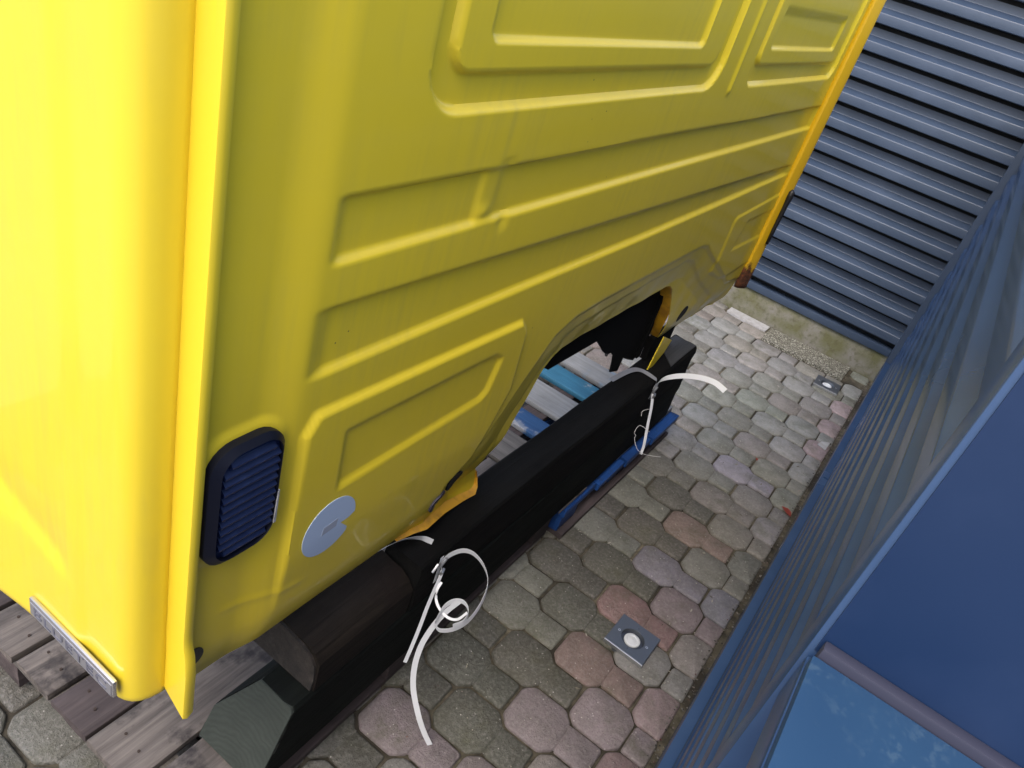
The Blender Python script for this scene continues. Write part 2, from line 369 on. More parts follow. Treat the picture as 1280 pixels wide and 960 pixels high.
def tone(key, i, j, Y, X):
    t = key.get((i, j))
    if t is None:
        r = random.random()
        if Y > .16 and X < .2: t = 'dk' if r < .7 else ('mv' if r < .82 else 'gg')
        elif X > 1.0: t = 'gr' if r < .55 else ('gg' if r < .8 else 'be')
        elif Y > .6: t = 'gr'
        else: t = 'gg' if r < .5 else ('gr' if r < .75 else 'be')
    c = TONE[t]; v = random.uniform(.88, 1.14)*(1+.28*min(1, max(0, (X-.1)/1.0))); return tuple(min(1, q*v*random.uniform(.97, 1.03)) for q in c)  # stones lighten along X, standing in for more skylight at the far end
LAMPS = [(-.648, -.080, -.012), (1.79, -.118, .03)]
field = MB(); shared = {}; n_st = 0
def piece(mb, D, Yc, poly, offs, seed, base, rel, tilt):
    ww = [(D+a, Yc+b, o) for (a, b), o in zip(poly, offs)]
    pp = [(a, b) for a, b, _ in ww]; ok = True
    if min(p[1] for p in pp) < -.296:
        pp = clip(pp, 1, -.296); ok = False
    cl = 2.18 if (Yc < -.2 or Yc > .62) else (1.945 if Yc < .335 else 2.078)
    if len(pp) > 2 and max(p[0] for p in pp) > cl:
        pp = clip(pp, 0, cl, False); ok = False
    if len(pp) < 3: return None
    ar = abs(sum(pp[q][0]*pp[(q+1) % len(pp)][1]-pp[(q+1) % len(pp)][0]*pp[q][1] for q in range(len(pp))))/2
    if ar < .0010: return None
    # drop doubled corners left by the clipping
    pp = [p for q, p in enumerate(pp) if math.dist(p, pp[q-1]) > .004]
    if len(pp) < 3: return None
    stone(mb, [(a-rel[0], b-rel[1]) for a, b in pp], offs if ok and len(pp) == len(offs) else [.003]*len(pp), seed, base, tilt); return ok
for i in range(-12, 5):
    for j in range(-16, 22):
        D = (j+i/2)*P; Yc = -i*P/2
        if not (-3.0 < D < 2.35 and -.40 < Yc < 1.6): continue
        c = Vector((D, Yc, 0))-cm.translation; zc = c.dot(cf); px = 640+967*c.dot(cr)/zc; py = 480+967*c.dot(cd)/zc
        hidden = (-1.83 < D < .38 and Yc > .42) or (D >= .38 and Yc > .80)
        sd = i*100+j*2; r = random.Random(sd); tilt = (r.uniform(-.012, .012), r.uniform(-.012, .012), r.uniform(-.0018, .0018))
        if zc < .2 or not (-90 < px < 1360 and -90 < py < 1070) or hidden:
            for poly, of in ((OCT, OOFF), (SQR, SOFF)): piece(field, D, Yc, poly, of, sd, (0, 0, -.001), (0, 0), tilt)
            continue
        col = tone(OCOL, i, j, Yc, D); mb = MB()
        a = piece(mb, D, Yc, OCT, OOFF, sd, (0, 0, 0), (D, Yc), tilt); b = piece(mb, D, Yc, SQR, SOFF, sd+1, (0, 0, 0), (D, Yc), tilt)
        if not mb.v: continue
        if a and b:
            mb.add([(SA*.9, -OA-.004, -.0035), (SA*.9, -OA+.004, -.0035), (-SA*.9, -OA+.004, -.0035), (-SA*.9, -OA-.004, -.0035)], [(0, 1, 2, 3)])
            key = (i*7+j*3) % 11
            if key not in shared: shared[key] = mb.mesh('paving_stone', True, 50, False)
            me = shared[key]
        else: me = mb.mesh('paving_stone', True, 50, False)
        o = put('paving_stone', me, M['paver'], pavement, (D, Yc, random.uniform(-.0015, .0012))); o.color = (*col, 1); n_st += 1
print('individual stones', n_st)
tag(field.build('paving_stones_beyond', M['paver_field'], pavement, True, 50, False), kind='stuff')
# pieces set along the footing
mb = MB(); mb.prism([(2.178, .335), (2.176, -.170), (1.955, -.163), (1.975, .065), (1.962, .068), (1.968, .332)], 2, -.02, .007); mb.build('granite_slab', M['granite'], pavement)
mb = MB(); mb.prism([(2.180, .605), (2.178, .345), (2.085, .347), (2.082, .47), (2.10, .607)], 2, -.02, .004); mb.build('white_tile', M['tile'], pavement)
# footing under the back fence
mb = MB()
xs = 40
v = []; 
for i in range(xs+1):
    y = -.62+(2.6)*i/xs
    for (x, z) in ((2.186, -.02), (2.185, .05), (2.187, .11), (2.190, .155), (2.197, .163), (2.42, .164), (2.42, -.02)):
        v.append((x+noise.noise(Vector((y*9, z*14, 0)))*.004, y, z+noise.noise(Vector((y*7, x*3, 4)))*.002))
f = [(i*7+k, i*7+(k+1), (i+1)*7+k+1, (i+1)*7+k) for i in range(xs) for k in range(6)]+[tuple(range(7)), tuple(range(xs*7, xs*7+7))[::-1]]
mb.add(v, f); tag(mb.build('concrete_footing', M['concrete'], smooth=True, sharp=50), kind='structure')
# grit lying in the gap along the slatted wall and in the far corner
gv = MB()
for q in range(900):
    x = random.uniform(-2.4, 2.17); y = -.301+random.gauss(0, .007) if random.random() < .8 else -.285-abs(random.gauss(0, .012))*-1
    y = min(max(y, -.312), -.285); s = random.uniform(.0012, .0045)*(1.4 if random.random() < .15 else 1)
    z = -.006 if y < -.294 else .0015
    a = random.random()*6.28; pts = [(x+s*math.cos(a+t)*random.uniform(.7, 1.2), y+s*math.sin(a+t)*random.uniform(.7, 1.2), z) for t in (0, 1.57, 3.14, 4.71)]
    gv.add(pts+[(x+random.uniform(-.3, .3)*s, y, z+s*random.uniform(.6, 1.1))], [(0, 1, 4), (1, 2, 4), (2, 3, 4), (3, 0, 4)])
tag(gv.build('gravel', M['gravel'], fix=False), 'loose grit in the gap along the blue slatted wall', 'gravel', kind='stuff')

cb = MB(); rr = random.Random(5)
for q in range(520):
    x = rr.uniform(-1.75, 2.1); y = rr.uniform(-.28, .30); s_ = rr.uniform(.0009, .0030); a = rr.random()*6.28; el = rr.choice((1, 1, 1, 3.5))
    pts = [(x+s_*el*math.cos(a+t) if t in (0, 3.14) else x+s_*math.cos(a+t), y+s_*el*math.sin(a+t) if t in (0, 3.14) else y+s_*math.sin(a+t), .0005) for t in (0, 1.57, 3.14, 4.71)]
    cb.add(pts+[(x, y, .0012+s_*.8)], [(0, 1, 4), (1, 2, 4), (2, 3, 4), (3, 0, 4)])
tag(cb.build('crumbs', M['crumbs'], fix=False), 'pale crumbs and dry bits scattered over the paving stones', 'litter', kind='stuff')

# ================================================================== slatted fences
PITCH = .1315
def slat_profile(DEP):
    # (out, z) outer line, rounded at the folds
    raw = [(0, .038), (0, 0), (DEP, -.024), (DEP+.002, -.070), (DEP-.022, -.073)]
    pts = [raw[0]]
    for i in range(1, len(raw)-1):
        a, b, c = Vector(raw[i-1]), Vector(raw[i]), Vector(raw[i+1])
        p0 = b+(a-b).normalized()*.0035; p1 = b+(c-b).normalized()*.0035
        for t in (0, .33, .67, 1): pts.append(tuple((p0*(1-t)+b*t)*(1-t)+(b*(1-t)+p1*t)*t))
    pts.append(raw[-1]); inner = []
    for i, q in enumerate(pts):
        t = (Vector(pts[min(i+1, len(pts)-1)])-Vector(pts[max(i-1, 0)])).normalized(); inner.append((q[0]+t.y*.0014, q[1]-t.x*.0014))
    return pts+inner[::-1]
SPS = {-1: slat_profile(.050), 1: slat_profile(.030)}
def slat_mesh(name, axis, a0, a1, face, seg=12):
    """profile swept along axis; face = sign of the outward direction on the other horizontal axis"""
    v = []; SP = SPS[face]; n = len(SP)
    for i in range(seg+1):
        a = a0+(a1-a0)*i/seg
        for (o, z) in SP:
            w = noise.noise(Vector((a*.9, 1.3, 0)))*.0004
            v.append((a, face*(o+w), z) if axis == 0 else (face*(o+w), a, z))
    f = [(i*n+k, i*n+(k+1) % n, (i+1)*n+(k+1) % n, (i+1)*n+k) for i in range(seg) for k in range(n)]+[tuple(range(n)), tuple(range(seg*n, (seg+1)*n))[::-1]]
    mb = MB(); mb.add(v, f); return mb.mesh(name, True, 35)
# back fence across the end of the passage
BF = thing('slatted_fence', 'slate blue slatted metal fence closing the far end of the passage', 'fence', (2.2, .5, .16))
def child(o, par):
    o.parent = par; o.matrix_parent_inverse = Matrix.Translation(par.location).inverted(); return o
me = slat_mesh('slat', 1, -.318, 1.9, -1)
for q in range(14):
    o = put('slat', me, M['slat']); o.location = (2.225, 0, .315+PITCH*q+random.uniform(-.0008, .0008)); child(o, BF)
child(MB().box(2.252, 2.26, -.36, 1.9, .17, 2.2).build('slot_dark_sheet', M['cavity']), BF)  # dark sheet added behind the slats to blacken the open slots
child(MB().bbox(2.172, 2.250, -.309, 1.9, .1645, .207, .003).build('bottom_rail', M['slat'], smooth=True, sharp=40), BF)
child(MB().bbox(2.165, 2.245, -.388, -.310, .0, 2.22, .004).build('post', M['slat'], smooth=True, sharp=40), BF)
child(MB().bbox(2.165, 2.245, 1.90, 1.98, .0, 2.22, .004).build('post', M['slat'], smooth=True, sharp=40), BF)
# right-hand slatted enclosure: a tall run and a lower run with a lid
EN = thing('slatted_enclosure', 'blue slatted metal enclosure running close along the right edge', 'enclosure', (0, -.4, 0))
YW = -.372                                                                        # valley of the slats
me1 = slat_mesh('slat', 0, -1.792, 2.163, 1, 24); me2 = slat_mesh('slat', 0, -3.3, -1.853, 1, 10)
for q in range(12):
    z = 1.690-.1330*q
    o = put('slat', me1, M['slat_right']); o.location = (0, YW+random.uniform(-.001, .001), z); child(o, EN)
    if z < 1.26:
        o = put('slat', me2, M['slat_right']); o.location = (0, YW, z); child(o, EN)
child(MB().box(-3.3, 2.16, YW-.045, YW-.037, .03, 1.27).build('slot_dark_sheet', M['cavity']), EN)  # added dark sheets, here and above, keep the slots black
child(MB().box(-1.79, 2.16, YW-.045, YW-.037, 1.272, 1.70).build('slot_dark_sheet', M['cavity']), EN)
child(MB().bbox(-3.3, 2.162, YW-.03, -.3125, .0, .140, .006).build('bottom_rail', M['slat_right'], smooth=True, sharp=40), EN)
child(MB().bbox(-1.851, -1.794, YW-.05, -.312, .142, 1.80, .002).build('post', M['slat_right'], smooth=True, sharp=40), EN)
child(MB().bbox(-1.792, 2.162, YW-.05, -.314, 1.735, 1.79, .004).build('top_rail', M['slat_right'], smooth=True, sharp=40), EN)
child(MB().bbox(-3.3, -1.8535, YW-.05, -.315, 1.272, 1.328, .004).build('top_rail', M['slat_right'], smooth=True, sharp=40), EN)
lid = child(MB().bbox(-3.3, -1.868, -1.15, -.3165, 1.3285, 1.343, .003).build('lid', M['lid'], smooth=True, sharp=40), EN)
lid['label'] = 'pale blue wet lid with dried water spots'
child(MB().bbox(-1.867, -1.8538, -1.15, -.320, 1.3285, 1.352, .003).build('seam_strip', M['seam'], smooth=True, sharp=40), EN)
child(MB().bbox(-1.8515, -1.82, -1.15, -.424, .1, 1.80, .003).build('end_panel', M['blue_panel'], smooth=True, sharp=40), EN)
child(MB().bbox(-1.8535, -1.8517, -1.15, -.3175, 1.335, 1.80, .0006).build('end_panel', M['blue_panel']), EN)
child(MB().box(-3.3, 2.16, -1.18, -1.152, 0, 1.30).build('rear_wall', M['slat_right']), EN)

# ================================================================== yellow van body
VAN = thing('van_body', 'cut off yellow van body shell propped up on dark timbers', 'van', (-.4, .41, .40))
def sm(a, b, x): t = np.clip((x-a)/(b-a), 0, 1); return t*t*(3-2*t)
def sdpoly(X, Z, poly):
    """signed distance to a polygon, negative inside"""
    d = np.full(X.shape, 1e9); inside = np.zeros(X.shape, bool); n = len(poly)
    for i in range(n):
        ax, az = poly[i]; bx, bz = poly[(i+1) % n]; ex, ez = bx-ax, bz-az
        t = np.clip(((X-ax)*ex+(Z-az)*ez)/(ex*ex+ez*ez), 0, 1)
        d = np.minimum(d, np.hypot(X-ax-t*ex, Z-az-t*ez))
        c = ((az > Z) != (bz > Z)) & (X < (bx-ax)*(Z-az)/(bz-az+1e-12)+ax); inside ^= c
    return np.where(inside, -d, d)
def rrect(x0, x1, z0, z1, r):
    out = []
    for cx, cz, a0 in ((x1-r, z1-r, 0), (x0+r, z1-r, 90), (x0+r, z0+r, 180), (x1-r, z0+r, 270)):
        for a in range(0, 91, 15): t = math.radians(a0+a); out.append((cx+r*math.cos(t), cz+r*math.sin(t)))
    return out
ARCH = [(-1.19, .60), (-1.05, .684), (-.934, .819), (-.85, .908), (-.76, .938), (-.60, .947), (.14, .946), (.21, .93), (.28, .89), (.46, .80), (.75, .65), (.99, .615), (.99, .3), (-1.19, .3)]
ARCHIN = [(-.93, .60), (-.85, .75), (-.75, .86), (-.666, .886), (-.34, .897), (.07, .900), (.15, .88), (.38, .74), (.66, .60), (.66, .3), (-.93, .3)]
BOSS = [(-1.704, .50), (-1.695, 1.00), (-1.672, 1.036), (-1.065, 1.017), (-1.035, .985), (-1.020, .82), (-1.12, .62), (-1.3, .50)]
BOSSIN = [(-1.600, .972), (-1.150, .964), (-1.118, .945), (-1.140, .862), (-1.165, .848), (-1.595, .838)]
def side_h(X, Z):
    h = np.zeros(X.shape)
    h += -.013*(1-sm(-1.785, -1.700, X))                                          # rear pillar strip lies back
    h += 0
    # belt recess 1, with a small dam
    top, bot = 1.399-.004*(X+1.7), 1.2965
    rec = sm(bot-.001, bot+.012, Z)*(1-sm(top-.008, top+.004, Z))*sm(-1.700, -1.668, X)*(1-sm(.90, .96, X))
    dam = sm(-1.365, -1.348, X)*(1-sm(-1.318, -1.285, X))
    h += -.0115*rec*(1-.42*dam)
    h += -.004*np.exp(-((X+1.268)/.016)**2-((Z-1.291)/.014)**2)+.004*np.exp(-((X+1.335)/.016)**2-((Z-1.318)/.014)**2)
    h += -.002*np.exp(-((X+1.30)/.020)**2-((Z-1.404)/.008)**2)
    # belt recess 2
    top = 1.228-.030*(X+1.68); bot = 1.106-.006*sm(-1.2, -.4, X)+.006*sm(0, .8, X)
    h += -.0115*sm(bot-.001, bot+.013, Z)*(1-sm(top-.010, top+.005, Z))*sm(-1.715, -1.660, X)*(1-sm(.86, .94, X))
    # raised panel behind the arch, with a sunk field
    h += .0105*(1-sm(-.006, .007, sdpoly(X, Z, BOSS)))*sm(.55, .74, Z)
    h += -.0070*(1-sm(-.009, .004, sdpoly(X, Z, BOSSIN)))
    # upper pressed panels: channel, plateau, sunk field
    for x0, x1, ix0, ix1, r in ((-1.560, -.402, -1.435, -.586, .075), (-.17, .885, -.060, .715, .05)):
        h += -.0135*(1-sm(-.007, .006, sdpoly(X, Z, rrect(x0, x1, 1.500, 2.15, r))))
        h += .0110*(1-sm(-.005, .005, sdpoly(X, Z, rrect(x0+.045, x1-.055, 1.552, 2.10, r*.6))))
        h += -.0090*(1-sm(-.006, .004, sdpoly(X, Z, rrect(ix0, ix1, 1.598, 2.05 if x0 < -1 else 1.702, .016))))
    h += .006*np.exp(-((X+.288)/.011)**2)*sm(1.478, 1.490, Z)                     # lone bead between the panels
    # wheel arch: two creases and a lip that leans inwards towards the opening
    da = sdpoly(X, Z, ARCH)
    h += -.007*(1-sm(-.014, .004, da))-.30*np.clip(-da-.01, 0, .13)**1.25
    di = sdpoly(X, Z, ARCHIN); h += -.004*(1-sm(-.010, .004, di))
    h += .0016*np.sin(X*31+Z*13)*np.sin(Z*27-X*9)*sm(.0, .05, -da)
    # front lower field
    h += .0045*(1-sm(-.008, .006, sdpoly(X, Z, [(.42, .77), (.405, .99), (.42, 1.006), (1.2, 1.028), (1.2, .70), (.60, .70)])))
    h += -.004*(1-sm(-.008, .006, sdpoly(X, Z, [(.55, .845), (1.0, .828), (1.0, .95), (.60, .96)])))
    # tuck-under along the sill and hand-made dents
    h += -.026*np.clip((.60-Z)/.12, 0, 1)**2
    h += .0018*np.exp(-((Z-(.668-.24*(X+1.806)))/.008)**2)*sm(-1.83, -1.79, X)*(1-sm(-1.66, -1.62, X))
    h += .0012*np.sin(X*4.1+1)*np.sin(Z*5.3)
    # raised ring round the vent
    dv = sdpoly(X, Z, rrect(-1.882, -1.728, .808, 1.068, .05)); h += .006*(1-sm(-.012, .006, dv))
    # dished seats of the drain holes above the sill
    for cx, cz in ((-1.120, .566), (-1.182, .540)): h += -.006*np.exp(-(((X-cx)+(Z-cz)*.5)/.03)**2-((Z-cz)/.03)**2)
    return h
OUT = [(-1.884, .503), (-1.865, .506), (-1.782, .492), (-1.70, .503), (-1.566, .502), (-1.396, .489), (-1.30, .482), (-1.245, .474), (-1.20, .462), (-1.10, .440), (-1.0, .418), (-.945, .408), (-.922, .414), (-.916, .440), (-.935, .470), (-.945, .490), (-.915, .525), (-.879, .565), (-.835, .645), (-.799, .713), (-.765, .765), (-.735, .790), (-.70, .802), (-.60, .805), (-.487, .805), (.03, .797), (.075, .788), (.115, .765), (.165, .71), (.22, .63), (.268, .50), (.30, .480), (.382, .476), (.671, .474), (.90, .470), (.958, .510), (.958, 2.20), (-1.884, 2.20)]
def panel_mesh(name, out, hfun, us, vs_, to3d, thick):
    U, V = np.meshgrid(us, vs_, indexing='ij'); U = U.ravel(); V = V.ravel()
    keep = sdpoly(U, V, out) < -.0035; U = U[keep]; V = V[keep]
    bu = []
    for i in range(len(out)):
        a, b = out[i], out[(i+1) % len(out)]; n = max(1, int(math.dist(a, b)/.010))
        bu += [(a[0]+(b[0]-a[0])*t/n, a[1]+(b[1]-a[1])*t/n) for t in range(n)]
    pts = bu+list(zip(U.tolist(), V.tolist())); nb = len(bu)
    r = delaunay_2d_cdt([Vector(p) for p in pts], [], [list(range(nb))], 1, 1e-6)
    co = np.array([(p[0], p[1]) for p in r[0]]); h = hfun(co[:, 0], co[:, 1])
    v = to3d(co[:, 0], co[:, 1], h); f = [tuple(q) for q in r[2]]
    n = len(v); vb = to3d(co[:, 0], co[:, 1], h-thick)
    cnt = {}
    for q in f:
        for k in range(3):
            e = (q[k], q[(k+1) % 3]); cnt[e] = cnt.get(e, 0)+1
    edge = [e for e in cnt if (e[1], e[0]) not in cnt]
    F = f+[tuple(i+n for i in q[::-1]) for q in f]+[(b, a, a+n, b+n) for a, b in edge]
    me = mesh(name, np.vstack([v, vb]).tolist(), F, True, 40); return me
def concat(spans):
    out = []
    for a, b, s in spans: out += list(np.arange(a, b, s))
    return np.array(out)
YV = .41
us = concat([(-1.88, -1.0, .0062), (-1.0, -.60, .009), (-.60, -.38, .006), (-.38, -.03, .006), (-.03, .68, .011), (.68, .955, .007)])
vs_ = concat([(.40, .62, .008), (.62, 1.0, .0065), (1.0, 1.24, .0042), (1.24, 1.29, .008), (1.29, 1.42, .0042), (1.42, 1.49, .008), (1.49, 1.62, .0040), (1.62, 1.83, .012), (1.83, 2.2, .03)])
me = panel_mesh('side_panel', OUT, side_h, us, vs_, lambda u, v, h: np.stack([u, YV-h, v], 1), .0022)
bm = bmesh.new(); bm.from_mesh(me); bm.normal_update()
f0 = max(bm.faces, key=lambda f: f.calc_area())
bmesh.ops.recalc_face_normals(bm, faces=bm.faces[:]); bm.to_mesh(me); bm.free()
me.polygons.foreach_set('use_smooth', [True]*len(me.polygons)); me.set_sharp_from_angle(angle=math.radians(40))
child(put('side_panel', me, M['yellow']), VAN)
# rear corner: flange strip that closes the side panel, then the return to the door
fl = MB()
zs = [.470, .52, .56, .60, .64, .66, .68, .70, .74, .80]+[.9+.1*i for i in range(14)]
for i, z in enumerate(zs):
    k_ = float(sm(.615, .675, np.array(z))); ye = .388+.014*k_; xe = -1.892+.003*k_                     # the lip flares out at its foot
    zz = z if i else .490
    fl.v += [(-1.878, ye+.004, zz), (xe, ye, zz), (xe-.006, ye+.004, zz), (-1.890, .452+.006*k_, zz+(.018 if i == 0 else 0)), (-1.886, .463, zz+(.02 if i == 0 else 0)), (-1.872, .468, zz+(.02 if i == 0 else 0))]
for i in range(len(zs)-1):
    for q in range(5): fl.f.append((i*6+q, i*6+q+1, (i+1)*6+q+1, (i+1)*6+q))
child(fl.build('corner_flange', M['yellow'], smooth=True, sharp=60, fix=False), VAN)
# inner jamb that carries door and side panel
child(MB().box(-1.872, -1.80, .47, .52, .50, 2.2).build('rear_jamb', M['primer']), VAN)
child(MB().box(-1.93, .95, .46, .50, 2.16, 2.2).build('roof_rail', M['primer']), VAN)
# rear door, swept plan profile with a pressed lower face
prof = [(-1.880, .4560), (-1.898, .4572), (-1.914, .4600), (-1.927, .4650), (-1.936, .4725), (-1.9425, .4830), (-1.9455, .4930), (-1.946, .505)]
Yp = [.505+.0125*i for i in range(1, 58)]
dv = []; rows = [.492, .4945, .50]+[.51+.0125*i for i in range(92)]+[1.68+.06*i for i in range(9)]
def door_h(Y, Z):
    # lower part stands proud below a slanting crease; one upright crease beside it
    zc = .648+.30*(Y-.513); lean = float(sm(.69, .95, np.array(Y)))
    h = .022*lean*(1-float(sm(-.030, .045, np.array(Z-zc))))
    fold = .60+.12*max(0, min(1, (.86-Z)/.2))
    h += -.010*float(sm(.600, .650, np.array(Y)))*(1-float(sm(.66, .86, np.array(Z))))*float(sm(.0, .05, np.array(Z-zc)))
    h += .006*float(sm(.572, .600, np.array(Y)))
    h += -.014*float(sm(.80, 1.15, np.array(Y)))
    h += .0008*math.sin(Y*9)*math.sin(Z*6)
    return h
for z in rows:
    k_ = 0 if z > .499 else (.5-z)
    for x, y in prof: dv.append((x+k_*.9, y+k_*.3, z))
    for y in Yp: dv.append((-1.946-door_h(y, z)+k_*.9, y, z))
nc = len(prof)+len(Yp)
df = [(i*nc+q, i*nc+q+1, (i+1)*nc+q+1, (i+1)*nc+q) for i in range(len(rows)-1) for q in range(nc-1)]
nb = len(dv); ins = 0
# hem along the bottom, turned inwards
dv += [(p[0]+.016, p[1]+.006, .4955) for p in dv[:nc]]; df += [(q+1, q, nb+q, nb+q+1) for q in range(nc-1)]
me = mesh('rear_door', dv, df, True); 
door = child(put('rear_door', me, M['yellow_door']), VAN)
door.modifiers.new('thickness', 'SOLIDIFY').thickness = .0025
# badge on the door
bd = MB().bbox(-1.9635, -1.9545, .4835, .7225, .520, .562, .004).build('badge', M['chrome'], smooth=True, sharp=40); child(bd, VAN)
fc = MB().bbox(-1.9645, -1.9632, .488, .718, .524, .5535, .0005).build('badge_face', M['chrome_face'], bd)
def text_mesh(txt, size, ext, name):
    c = bpy.data.curves.new(name, 'FONT'); c.body = txt; c.size = size; c.extrude = ext; c.align_x = 'CENTER'; c.align_y = 'CENTER'; c.resolution_u = 3; c.space_character = 1.12
    o = bpy.data.objects.new(name, c); COL.objects.link(o); bpy.context.view_layer.update()
    me = bpy.data.meshes.new_from_object(o.evaluated_get(bpy.context.evaluated_depsgraph_get())); bpy.data.objects.remove(o); return me
tm = text_mesh('BLUETEC', .036, .0008, 'lettering')
xs_ = [v.co.x for v in tm.vertices]; wd = max(xs_)-min(xs_)
for v in tm.vertices:
    x, y, z = v.co; v.co = (-1.9648-z, .603-x*(.205/wd), .5390+y*.86)
tm.update(); put('lettering', tm, M['letters'], bd)
# air vent on the side
vr = [(x, z) for x, z in rrect(-1.872, -1.737, .820, 1.055, .046)]
def ringmesh(outer, y0, inner, y1, yin=None):
    n = len(outer); mb = MB()
    mb.add([(x, YV+.012, z) for x, z in outer]+[(x, y0, z) for x, z in outer]+[(x, y1, z) for x, z in inner]+[(x, yin, z) for x, z in inner],
           [(k*n+i, k*n+(i+1) % n, (k+1)*n+(i+1) % n, (k+1)*n+i) for k in range(3) for i in range(n)]); return mb
vi = rrect(-1.858, -1.747, .832, 1.045, .036)
vent = child(ringmesh(vr, YV-.006, vi, YV-.015, YV-.004).build('air_vent', M['vent_rim'], smooth=True, sharp=45), VAN)
MB().prism([(x, z) for x, z in rrect(-1.856, -1.745, .830, 1.047, .033)], 1, YV-.002, YV-.006).build('vent_back', M['vent'], vent)
for q in range(12):
    z = .848+.0160*q; i_ = .010 if q in (0, 11) else 0
    mb = MB(); mb.prism([(YV-.006, z-.006), (YV-.0135, z-.0035), (YV-.014, z), (YV-.006, z+.008)], 0, -1.850+i_, -1.750-i_); mb.build('louvre', M['vent'], vent)
MB().prism([(-1.7485, .86), (-1.7475, .905), (-1.7465, .93), (-1.7445, .93), (-1.744, .86)], 1, YV-.0165, YV-.0145).build('scuff_strip', M['tile'], vent)
for o in vent.children: o.matrix_parent_inverse = vent.matrix_world.inverted()
# round sticker with a torn notch, lying on the skin
def lie(x, z, off): return (x, YV-float(side_h(np.array([x]), np.array([z]))[0])-off, z)
def decal(name, poly, off, mat, th=.0006, step=None):
    cx = sum(p[0] for p in poly)/len(poly); cz = sum(p[1] for p in poly)/len(poly); n = len(poly); mb = MB()
    for s in (1, .66, .33): mb.v += [lie(cx+(x-cx)*s, cz+(z-cz)*s, off+th) for x, z in poly]
    mb.v.append(lie(cx, cz, off+th)); mb.v += [lie(x, z, -.001) for x, z in poly]
    mb.f += [(k*n+i, k*n+(i+1) % n, (k+1)*n+(i+1) % n, (k+1)*n+i) for k in range(2) for i in range(n)]+[(2*n+i, 2*n+(i+1) % n, 3*n) for i in range(n)]+[(3*n+1+i, 3*n+1+(i+1) % n, (i+1) % n, i) for i in range(n)]
    return child(mb.build(name, mat, smooth=True, sharp=50), VAN)
disc = []
for a in range(0, 360, 8):
    t = math.radians(a); rr = .066
    if -34 <= (a if a < 180 else a-360) <= -2:
        rr = .066-.040*(1-abs(((a if a < 180 else a-360)+18)/16))
    disc.append((-1.598+rr*math.cos(t), .747+rr*math.sin(t)))
st = decal('round_sticker', disc, .0005, M['sticker']); 
decal('sticker_print', [(-1.617, .735), (-1.580, .738), (-1.578, .757), (-1.614, .754)], .0013, M['print'], .0002)
def ellipse(cx, cz, a, b, rot, n=20):
    r = math.radians(rot); return [(cx+a*math.cos(t)*math.cos(r)-b*math.sin(t)*math.sin(r), cz+a*math.cos(t)*math.sin(r)+b*math.sin(t)*math.cos(r)) for t in [2*math.pi*i/n for i in range(n)]]
decal('drain_hole_patch', ellipse(-1.120, .568, .034, .030, -20), .0034, M['black'])  # flat black patch on the skin in place of a shaded opening
decal('drain_plug', ellipse(-1.184, .542, .036, .030, -18), .0036, M['plug'])
decal('hole_plug', ellipse(-1.861, .590, .021, .024, 0), .0010, M['rubber'])
decal('sill_hole_patch', ellipse(.405, .575, .045, .034, 10), .0006, M['black'])  # no opening here either, the dark of the hole is painted on
# wheel arch: turned-in lip all the way round, front leg down to the timber
def lip_strip(name, lip, depth, mat, drop=.006):
    mb = MB(); n = len(lip); cx, cz = -.32, .50
    for i, (x, z) in enumerate(lip):
        y = YV-float(side_h(np.array([x]), np.array([z]))[0])+.0024; dp = depth[i] if isinstance(depth, list) else depth
        d = Vector((cx-x, cz-z)).normalized()
        mb.v += [(x, y, z), (x+d.x*.004, y+.004, z+d.y*.004), (x+d.x*drop, y+dp, z+d.y*drop), (x-d.x*.012, y+dp+.004, z-d.y*.012)]
    for i in range(n-1):
        for q in range(3): mb.f.append((i*4+q, (i+1)*4+q, (i+1)*4+q+1, i*4+q+1))
    o = child(mb.build(name, mat, smooth=True, sharp=50, fix=False), VAN); return o
lip_strip('arch_lip', OUT[14:26], .045, M['yellow'])
lip_strip('arch_lip', OUT[25:33], [.05, .06, .085, .10, .10, .10, .08, .06], M['primer'])
# lug at the foot of the arch: bright turned edge along its curve
mb = MB(); lug = OUT[6:15]
for i, (x, z) in enumerate(lug):
    y = YV-float(side_h(np.array([x]), np.array([z]))[0]); t = math.sin(math.pi*min(1, i/7.0))
    mb.v += [(x, y+.001, z+.004), (x, y-.004-.003*t, z+.001), (x+.002*t, y-.006-.016*t, z-.002), (x+.003*t, y-.004-.016*t, z-.006), (x, y+.012, z-.002)]
for i in range(len(lug)-1):
    for q in range(4): mb.f.append((i*5+q, (i+1)*5+q, (i+1)*5+q+1, i*5+q+1))
child(mb.build('sill_lug', M['primer'], smooth=True, sharp=60, fix=False), VAN)
mb = MB(); mb.prism([(.205, .545), (.335, .487), (.30, .44), (.225, .405), (.172, .403), (.18, .44)], 1, .424, .428); leg = child(mb.build('sill_flange', M['yellow']), VAN)
# black inner wheel housing seen through the opening
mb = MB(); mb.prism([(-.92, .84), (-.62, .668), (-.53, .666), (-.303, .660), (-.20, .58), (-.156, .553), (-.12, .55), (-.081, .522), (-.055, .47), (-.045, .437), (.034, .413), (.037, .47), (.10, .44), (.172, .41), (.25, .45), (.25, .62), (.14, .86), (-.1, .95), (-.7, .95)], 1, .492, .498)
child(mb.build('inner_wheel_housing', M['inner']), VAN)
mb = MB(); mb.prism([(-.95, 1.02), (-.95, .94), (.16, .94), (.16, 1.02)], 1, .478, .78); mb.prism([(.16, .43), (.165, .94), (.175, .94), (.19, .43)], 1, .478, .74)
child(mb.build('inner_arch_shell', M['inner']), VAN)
mb = MB(); mb.tube(spline([(-.17, .49, .56), (-.14, .50, .545), (-.12, .51, .555), (-.13, .52, .58)], 4), .006, 6); child(mb.build('loose_cable', M['rubber'], smooth=True), VAN)
